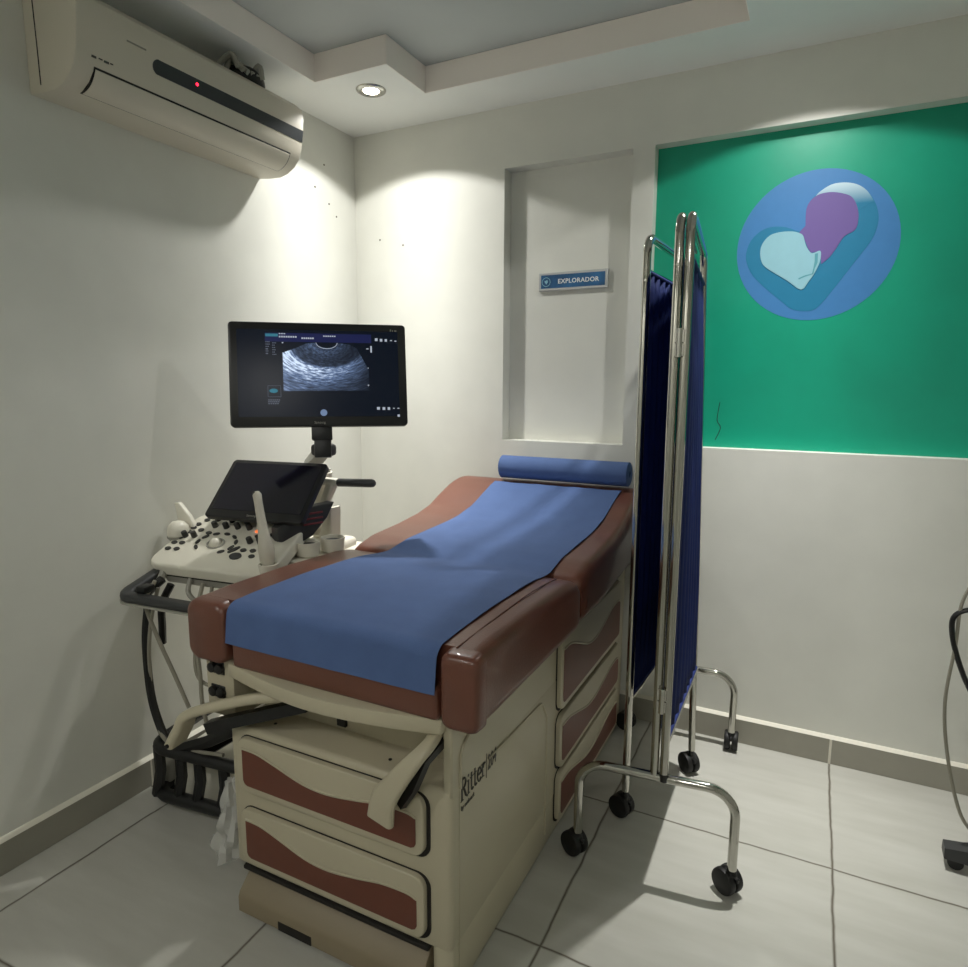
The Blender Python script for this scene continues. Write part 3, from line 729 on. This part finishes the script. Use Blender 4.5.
# local x width, y up, z toward viewer
bm = bmesh.new(); prism(bm, rrect(MX,MH,.012,5), .03, MM @ Matrix.Translation((0,0,-.03)), .003, 2); prism(bm, rrect(.40,.22,.03,4), .02, MM @ Matrix.Translation((0,0,-.05)))
mo = obj('monitor', bm, 'black', us)
LX, LY, LW, LH = -.0, .004, .492, .272
bm = bmesh.new(); prism(bm, rrect(LW,LH,.001,1), .0008, MM @ Matrix.Translation((LX,LY,0))); obj('display', bm, 'sc_bg', mo, smooth=False)
SC = lambda px, py: (-MX/2+(px-92)/768*MX, MH/2-(py-95)/455*MH)       # from zoomed measures of the lit picture
def srect(name, x0, y0, x1, y1, m, z=.0012):
    a = SC(x0,y0); c = SC(x1,y1); b = bmesh.new(); box(b, a[0], c[0], c[1], a[1], .0004, z, mtx=MM); return obj(name, b, m, mo, smooth=False)
srect('title_bar', 245,142,705,180, 'sc_bar'); srect('title_tag', 247,146,300,158, 'sc_teal', .0014)
def dashes(name, x0, y0, x1, y1, m='sc_txt', step=9):
    bm = bmesh.new(); n = max(1, int((x1-x0)/step))
    for k in range(n):
        a = SC(x0+(x1-x0)*k/n, y0); c = SC(x0+(x1-x0)*(k+(.72 if n > 1 else 1))/n, y1); box(bm, a[0], c[0], c[1]+(a[1]-c[1])*(.25 if n > 1 else 0), a[1], .0004, .0016, mtx=MM)
    return obj(name, bm, m, mo, smooth=False)
for q in ((304,143,334,149),(304,155,382,164),(400,160,455,169),(494,150,550,157)): dashes('title_text', *q)
for (x0, y0, w_, h_) in [(722,158,12,12),(744,160,11,12),(766,161,10,11),(790,165,9,4),(810,167,9,4),(722,466,13,12),(747,467,12,12),(770,467,11,12),(794,470,8,4),(814,470,9,4),(814,500,10,10)]:
    dashes('menu_icon', x0, y0, x0+w_, y0+h_, 'sc_txt', 99)
for (x0,x1,y0,y1) in ((682,692,204,208),(700,707,193,222),(686,690,290,294),(684,690,366,372),(316,322,182,187)): dashes('scale_mark', x0, y0, x1, y1, 'sc_txt', 99)
for c0, n in ((247,6),(275,6)):
    for k in range(n):
        yy = 180+k*10+(c0-247)*.15; dashes('setting_text', c0, yy, c0+random.randint(10,20), yy+5, 'sc_dim', 6)
for k in range(3): dashes('caption_text', 252, 432+k*8, 304-k*3, 437+k*8, 'sc_dim', 8)
def imgmesh(name, poly, org):
    F = MM @ Matrix.Translation((org[0],org[1],0))
    b = bmesh.new(); prism(b, [(p[0]-org[0], p[1]-org[1]) for p in poly], .0013)
    me_o = obj(name, b, 'sc_img', mo, smooth=False, world=False)
    me_o.data.transform(Matrix.Rotation(R(90),4,'X'))                # picture lies in its own x-z plane
    me_o.matrix_local = ROOT[us.name].inverted() @ F @ Matrix.Rotation(R(-90),4,'X')
    return me_o
top = SC(508,182)
arcp = [SC(318,395), SC(690,392), SC(690,300), SC(640,205), SC(605,188), SC(552,182)]
for k in range(7):
    a = math.pi*k/6; arcp.append(SC(508+44*math.cos(a), 182+24*math.sin(a)))
arcp += [SC(464,182), SC(420,186), SC(380,205), SC(318,228)]
im = imgmesh('ultrasound_image', arcp, (top[0], top[1]-.115))
bm = bmesh.new()
tube(bm, [MM @ Vector((*SC(508+46*math.cos(math.pi*k/12), 182+26*math.sin(math.pi*k/12)), .0012)) for k in range(13)], .0008, 5); obj('probe_arc', bm, 'sc_txt', mo)
bm = bmesh.new()
for s in range(2):
    q = [SC(252-s*0,372),SC(306,372),SC(306,420),SC(252,420)]
    tube(bm, [MM @ Vector((p[0],p[1],.0012)) for p in q], .0007, 4, True)
obj('body_marker_frame', bm, 'sc_dim', mo)
bm = bmesh.new(); ball(bm, (*SC(276,394),.0006), .010, (1.3,.7,.1), mtx=MM); obj('body_marker', bm, 'sc_teal', mo)
bm = bmesh.new(); cyl(bm, (*SC(487,490),.0006), .0105, .0016, 'Z', seg=24, mtx=MM); obj('probe_icon', bm, emis('screen_pale_blue', (120,142,176), .8), mo)
obj('monitor_lettering', text_bm('Samsung', .011, MM @ Matrix.Translation((-.022,-.154,.0006)), .0003, .9), 'mgrey', mo, smooth=False)
bm = bmesh.new(); box(bm, .222,.226,.141,.147,0,.0012,mtx=MM); box(bm, .229,.232,.141,.145,0,.0012,mtx=MM); box(bm, .236,.243,.141,.145,0,.0012,mtx=MM); obj('badge', bm, 'mgrey', mo)
bm = bmesh.new(); box(bm, -.032,.032,-.205,-.155,-.04,-.008,.004,2,mtx=MM); box(bm, -.025,.028,-.26,-.195,-.045,-.012,.004,2,mtx=MM); obj('monitor_neck', bm, 'black', mo)
# probe cups on the right, left cup holder
bm = bmesh.new()
for c in ((.50,-.93,.768),(.53,-.85,.768)):
    lathe(bm, [(.022,0),(.034,.01),(.038,.05),(.034,.05),(.028,.012),(.0,.008)], Matrix.Translation(c), 20)
box(bm, .46,.55,-1.0,-.82,.745,.772,.01,2); lathe(bm, [(.014,0),(.024,.004),(.028,.03),(.024,.03),(.016,.008),(0,.006)], Matrix.Translation((.508,-1.10,.762)), 20)
obj('probe_holder', bm, 'mwhite', us)
bm = bmesh.new()
for c in ((.50,-.93,.806),(.53,-.85,.806)): cyl(bm, c, .030, .004)
obj('holder_liner', bm, 'seam', us)
bm = bmesh.new(); lathe(bm, [(.02,0),(.036,.006),(.038,.03),(.033,.03),(.02,.01)], Matrix.Translation((.075,-1.03,.775)), 20); box(bm, .06,.14,-1.06,-1.0,.765,.782,.006,2); obj('side_cup', bm, 'mgrey', us)
# base
bm = bmesh.new(); rings = []
for z, k in ((.035,.0),(.05,.0),(.12,-.01),(.15,-.03),(.165,-.06)):
    rings.append([MW @ Vector((p[0]+.02, p[1]+.30, z)) for p in rrect(.42+2*k,.62+2*k,.06,4)])
loft(bm, rings); base = obj('base', bm, 'mwhite', us)
bm = bmesh.new()
for z, r in ((.055,.02),(.205,.018)):
    tube(bm, [mw(p) for p in fillet([(-.185,.42,z),(-.185,-.06,z),(.19,-.06,z),(.19,.42,z)], .06)], r, 10)
for x in (-.172,-.09,-.02,.07,.15): tube(bm, [mw((x,-.058,.05)),mw((x+.02,-.058,.13)),mw((x+.01,-.05,.21))], .016, 6)
tube(bm, [mw(p) for p in ((-.02,-.05,.20),(.05,.05,.24),(.16,.16,.26))], .02, 6); tube(bm, [mw(p) for p in ((-.08,-.05,.21),(.02,-.04,.25),(.12,-.05,.31),(.2,-.05,.36))], .02, 6)
obj('bumper_frame', bm, 'black', base)
def us_wheel(x, y):
    b = bmesh.new(); cyl(b, mw((x-.014,y,.043)), .043, .022, 'X', bev=.006); cyl(b, mw((x+.014,y,.043)), .043, .022, 'X', bev=.006); w = obj('caster', b, 'rubber', base)
    b = bmesh.new(); box(b, x-.03, x+.03, y-.042, y+.042, .055, .13, .02, 3, mtx=MW); obj('wheel_cover', b, 'mgrey', w)
us_wheel(-.19,.015); us_wheel(.20,.015); us_wheel(-.165,.56); us_wheel(.20,.56)
# hanging cables
def cable(pts, r, m): 
    b = bmesh.new(); tube(b, spline(pts, 8), r, 8); return obj('cable', b, m, us)
cable([(.165,-1.18,.72),(.13,-1.21,.675),(.117,-1.2,.63),(.097,-1.2,.525),(.10,-1.2,.366),(.128,-1.2,.268),(.172,-1.2,.205),(.24,-1.2,.19)], .0125, 'black')
cable([(.175,-1.16,.70),(.155,-1.18,.64),(.135,-1.17,.56),(.125,-1.165,.51)], .011, 'black')
cable([(.16,-1.2,.72),(.145,-1.225,.66),(.16,-1.21,.56),(.215,-1.2,.44),(.262,-1.195,.345)], .006, 'cable')
cable([(.17,-1.2,.70),(.155,-1.215,.62),(.125,-1.21,.52),(.105,-1.2,.42),(.11,-1.2,.30),(.16,-1.21,.23),(.26,-1.21,.22),(.40,-1.2,.235)], .0055, 'cable')
cable([(.30,-1.12,.70),(.30,-1.14,.60),(.265,-1.16,.52),(.275,-1.17,.44),(.33,-1.17,.42),(.365,-1.16,.47),(.36,-1.15,.60)], .0055, 'cable')
cable([(.275,-1.13,.71),(.28,-1.17,.60),(.30,-1.18,.45),(.315,-1.19,.36),(.33,-1.18,.25)], .006, 'cable')
cable([(.225,-1.13,.72),(.235,-1.15,.68),(.27,-1.14,.64),(.28,-1.13,.60)], .007, 'mgrey')

# probes resting in the holders
wand = thing('ultrasound_probe', 'long thin white wand probe standing upright in front of the touch screen', 'ultrasound probe', (.505,-1.08,.80))
bm = bmesh.new(); Pp = [Vector(p) for p in ((.508,-1.10,.785),(.503,-1.098,.80),(.496,-1.094,.83),(.484,-1.088,.865),(.468,-1.08,.91),(.452,-1.072,.955),(.444,-1.068,.978),(.441,-1.066,.986))]
tube(bm, Pp, .01, 16, rs=[.014,.021,.0225,.0165,.0125,.0115,.0125,.007]); wd_ = obj('wand_body', bm, mat('warm_grey_plastic', (192,187,172), .4), wand)
bm = bmesh.new(); ball(bm, (.4395,-1.073,.983), .006, (1,.7,.7)); obj('tip_window', bm, 'seam', wd_)
pd = thing('ultrasound_probe', 'flat white probe paddle leaning in the left cup beside the wall', 'ultrasound probe', (.07,-1.01,.80))
bm = bmesh.new(); FP = frame((.085,-1.0,.79),(.62,-.05,-.75),(.72,.2,.62))
F2 = frame((.118,-1.0,.765),(.85,.1,.52),(-.52,.0,.85))
prism(bm, [(-.026,-.01),(.026,-.01),(.030,.05),(.026,.11),(.010,.165),(-.006,.172),(-.022,.12),(-.030,.05)], .016, F2, .005, 3, False); obj('paddle', bm, 'mwhite', pd)
cn = thing('ultrasound_probe', 'rounded white probe head lying on the left edge of the machine', 'ultrasound probe', (.05,-1.06,.80))
bm = bmesh.new(); lathe(bm, [(.0,.05),(.018,.046),(.030,.034),(.034,.018),(.034,.004),(.03,0),(0,0)], Matrix.Translation((.075,-1.045,.812)), 24); c1 = obj('probe_head', bm, 'mwhite', cn)
bm = bmesh.new(); lathe(bm, [(0,-.022),(.016,-.022),(.0345,0),(.0345,.004),(0,.004)], Matrix.Translation((.075,-1.045,.809)), 24); obj('probe_collar', bm, 'mgrey', c1)

# ------------------------------------------------------------------ clear plastic bag left of the table
bg = thing('plastic_bag', 'crumpled clear plastic bag hanging at the left side of the drawer cabinet', 'plastic bag', (.60,-1.33,.05))
bm = bmesh.new(); rings = []
for i in range(17):
    t = i/16; z = .29-.22*t; w = .012+.03*math.sin(min(1,t*1.15)*math.pi*.62); ring = []
    for k in range(18):
        a = 2*math.pi*k/18; q = w*(1+.25*math.sin(5*a+9*t)+.18*math.sin(3*a-14*t))*(1 if t < .96 else .5)
        ring.append((.580+q*.95*math.cos(a)+.01*math.sin(5*t), -1.335+q*math.sin(a), z))
    rings.append(ring)
loft(bm, rings); obj('film', bm, 'bag', bg, ang=25)
bm = bmesh.new(); tube(bm, spline([(.59,-1.335,.288),(.615,-1.32,.335),(.646,-1.31,.345)], 5), .005, 6); obj('bag_handle', bm, 'bag', bg)

# ------------------------------------------------------------------ folding privacy screen
sc = thing('privacy_screen', 'chrome folding privacy screen on casters with navy curtains beside the examination table', 'privacy screen', (1.50,-.45,0))
TR = .0112; ZT = 1.682
A = Vector((1.541,-.812,0)); B = Vector((1.468,-.085,0))           # centre panel posts
A2 = A+Vector((.0245,-.002,0)); D = Vector((1.560,-.291,0))          # right wing
B2 = B+Vector((-.022,-.03,0)); Cc = Vector((1.420,-.612,0))        # left wing
LEAN = Vector((-.045,0,0))
def panel(p, q, zp, zq, zb=.375, lean=Vector((0,0,0))):
    b = bmesh.new(); up = Vector((0,0,1)); u = (q-p).normalized()
    tube(b, fillet([p+up*zp, p+up*ZT, q+up*ZT+lean, q+up*zq], .045), TR, 14)
    tube(b, [p+up*zb+u*.004, q+up*zb-u*.004], .008, 10); tube(b, [p+up*(ZT-.085)+u*.004, q+up*(ZT-.085)-u*.004+lean*.95], .004, 8)
    f = obj('panel_frame', b, 'chrome', sc)
    for e in (p, q):
        b = bmesh.new(); s = 1 if e is p else -1
        for z in (ZT-.115,): cyl(b, e+up*z-Vector((0,.0112,0))+(lean*.92 if e is q else Vector((0,0,0))), .004, .003, 'Y', seg=10)
        obj('screw', b, 'chrome2', f)
    return f
f1 = panel(A, B, .29, .29); f2 = panel(A2, D, .295, .085, lean=LEAN); f3 = panel(B2, Cc, .295, .085)
for e in (A2, B2):
    b = bmesh.new(); cyl(b, e+Vector((0,0,.288)), .0122, .022, seg=16, bev=.002); obj('end_cap', b, 'black', f2 if e is A2 else f3)
def curtain(p, q, n, ph, lean=Vector((0,0,0)), amp=.009):
    b = bmesh.new(); u = (q-p); L = u.length; u.normalize(); nrm = Vector((-u.y,u.x,0)); NU, NV = n*8, 24
    rows = []
    for i in range(NV+1):
        v = i/NV; z = .385+(1.59-.385)*v; row = []
        am = amp*(.35+.65*min(1, 4*min(v,1-v)+.15))
        for j in range(NU+1):
            s = j/NU; x = .013+(L-.026)*s
            row.append(b.verts.new(p+u*x+nrm*(am*math.sin(2*math.pi*n*s+ph+.8*math.sin(3*v+s*9)))+Vector((0,0,z))+lean*s*v*.95))
        rows.append(row)
    for a_, b_ in zip(rows, rows[1:]):
        for j in range(NU): b.faces.new((a_[j],a_[j+1],b_[j+1],b_[j]))
    bmesh.ops.solidify(b, geom=b.faces[:], thickness=.0012)
    o = obj('curtain', b, 'cloth', sc, ang=80)
    for zz in (.383,1.592):
        b = bmesh.new(); tube(b, [p+u*.014+Vector((0,0,zz)), q-u*.014+Vector((0,0,zz))+(lean*.9 if zz > 1 else lean*.0)], .006, 8); obj('curtain_hem', b, 'cloth', o)
curtain(A, B, 13, 0); curtain(A2, D, 8, 1, LEAN); curtain(B2, Cc, 9, 2)
def foot(l, r, zt=.283, lo=.072):
    b = bmesh.new(); tube(b, fillet([l+Vector((0,0,lo)), l+Vector((0,0,zt)), r+Vector((0,0,zt)), r+Vector((0,0,lo))], .07, 10), .0122, 14); return obj('foot_frame', b, 'chrome', sc)
FA = (Vector((1.345,-.834,0)), Vector((1.742,-.792,0))); FB = (Vector((1.302,-.105,0)), Vector((1.664,-.083,0)))
foot(*FA); foot(*FB)
def caster(p, rz):
    m = Matrix.Translation(p) @ Matrix.Rotation(rz,4,'Z')
    b = bmesh.new()
    for s in (-1,1):
        cyl(b, (.013*s,.012,.034), .034, .02, 'X', seg=26, bev=.005, mtx=m)
    w = obj('caster', b, 'rubber', sc)
    b = bmesh.new(); cyl(b, (0,0,.072), .0085, .02, mtx=m, seg=14); ball(b, (0,.010,.052), .022, (1.0,1.15,.85), mtx=m); box(b,-.005,.005,-.024,.02,.045,.06,.003,1,mtx=m); obj('caster_fork', b, 'black', w)
for p, rz in ((FA[0],1.1),(FA[1],.95),(FB[0],1.3),(FB[1],.05),(D,.75),(Cc,1.2)): caster(p, rz)
for z in (1.39,.50):
    for e, e2 in ((A,A2),(B,B2)):
        b = bmesh.new(); c = (e+e2)/2-Vector((0,.0125,0)) if e is A else (e+e2)/2
        cyl(b, c+Vector((0,0,z)), .0075, .066, seg=12); box(b, c.x-.011, c.x+.011, c.y-.0025, c.y+.0035, z-.03, z-.0015); box(b, c.x-.011, c.x+.011, c.y-.0025, c.y+.0035, z+.0015, z+.03)
        obj('hinge', b, 'chrome2', f1)

# ------------------------------------------------------------------ rolling stand at the right edge
rs = thing('rolling_stand', 'grey rolling equipment stand foot with dangling cables at the right edge', 'rolling stand', (2.47,-.42,0))
bm = bmesh.new()
for a in (0,90,180,270):
    m_ = Matrix.Translation((2.47,-.42,0)) @ Matrix.Rotation(R(a+178),4,'Z')
    loft(bm, [[m_ @ Vector((x, y*w, .032+z*h)) for y, z in ((-.5,0),(.5,0),(.42,1),(-.42,1))] for x, w, h in ((.0,.06,.06),(.12,.055,.05),(.18,.052,.034),(.224,.05,.028))])
ft = obj('foot', bm, 'dgrey', rs)
for a in (0,90,180,270):
    m_ = Matrix.Translation((2.47,-.42,0)) @ Matrix.Rotation(R(a+178),4,'Z')
    bm = bmesh.new(); cyl(bm, (.195,0,.019), .019, .03, 'Y', seg=20, bev=.004, mtx=m_); obj('caster', bm, 'rubber', ft)
bm = bmesh.new(); cyl(bm, (2.47,-.42,.50), .017, .86, seg=20); obj('pole', bm, 'mgrey', rs)
bm = bmesh.new(); box(bm, 2.32,2.60,-.50,-.32,.90,1.02,.012,3); hd = obj('instrument_box', bm, 'mgrey', rs)
bm = bmesh.new(); box(bm, 2.245,2.34,-.413,-.387,.675,.72,.008,2); obj('side_bracket', bm, 'dgrey', rs)
bm = bmesh.new(); tube(bm, spline([(2.34,-.4,.90),(2.262,-.4,.82),(2.226,-.4,.74),(2.222,-.4,.62),(2.214,-.4,.455),(2.235,-.4,.30),(2.275,-.4,.155),(2.32,-.4,.09)], 8), .0045, 8); obj('cable', bm, 'cable', rs)
bm = bmesh.new(); tube(bm, spline([(2.31,-.4,.71),(2.255,-.4,.722),(2.214,-.4,.70),(2.212,-.4,.65),(2.235,-.4,.57),(2.272,-.4,.49),(2.34,-.4,.39)], 8), .0065, 8); obj('cable', bm, 'black', rs)

# ------------------------------------------------------------------ camera, world, colour
cd = bpy.data.cameras.new('camera'); cam = bpy.data.objects.new('camera', cd); COL.objects.link(cam)
cd.sensor_fit = 'HORIZONTAL'; cd.sensor_width = 36; cd.lens = 655.37/968*36; cd.clip_start = .02
yaw, pit, rol = R(-26.66174), R(8.71858), R(.26455)
fw = Vector((math.sin(yaw)*math.cos(pit), math.cos(yaw)*math.cos(pit), -math.sin(pit)))
rt = Vector((math.cos(yaw), -math.sin(yaw), 0)); up = rt.cross(fw)
r2 = rt*math.cos(rol)+up*math.sin(rol); u2 = -rt*math.sin(rol)+up*math.cos(rol)
mx = Matrix((r2, u2, -fw)).transposed().to_4x4(); mx.translation = Vector((1.84801,-2.42287,1.29542)); cam.matrix_world = mx
bpy.context.scene.camera = cam
w = bpy.data.worlds.new('world'); bpy.context.scene.world = w; w.use_nodes = True
w.node_tree.nodes['Background'].inputs[0].default_value = (.6,.62,.6,1); w.node_tree.nodes['Background'].inputs[1].default_value = .1
v = bpy.context.scene.view_settings; v.view_transform = 'Standard'; v.look = 'None'; v.gamma = 1; v.exposure = 0; v.use_curve_mapping = False
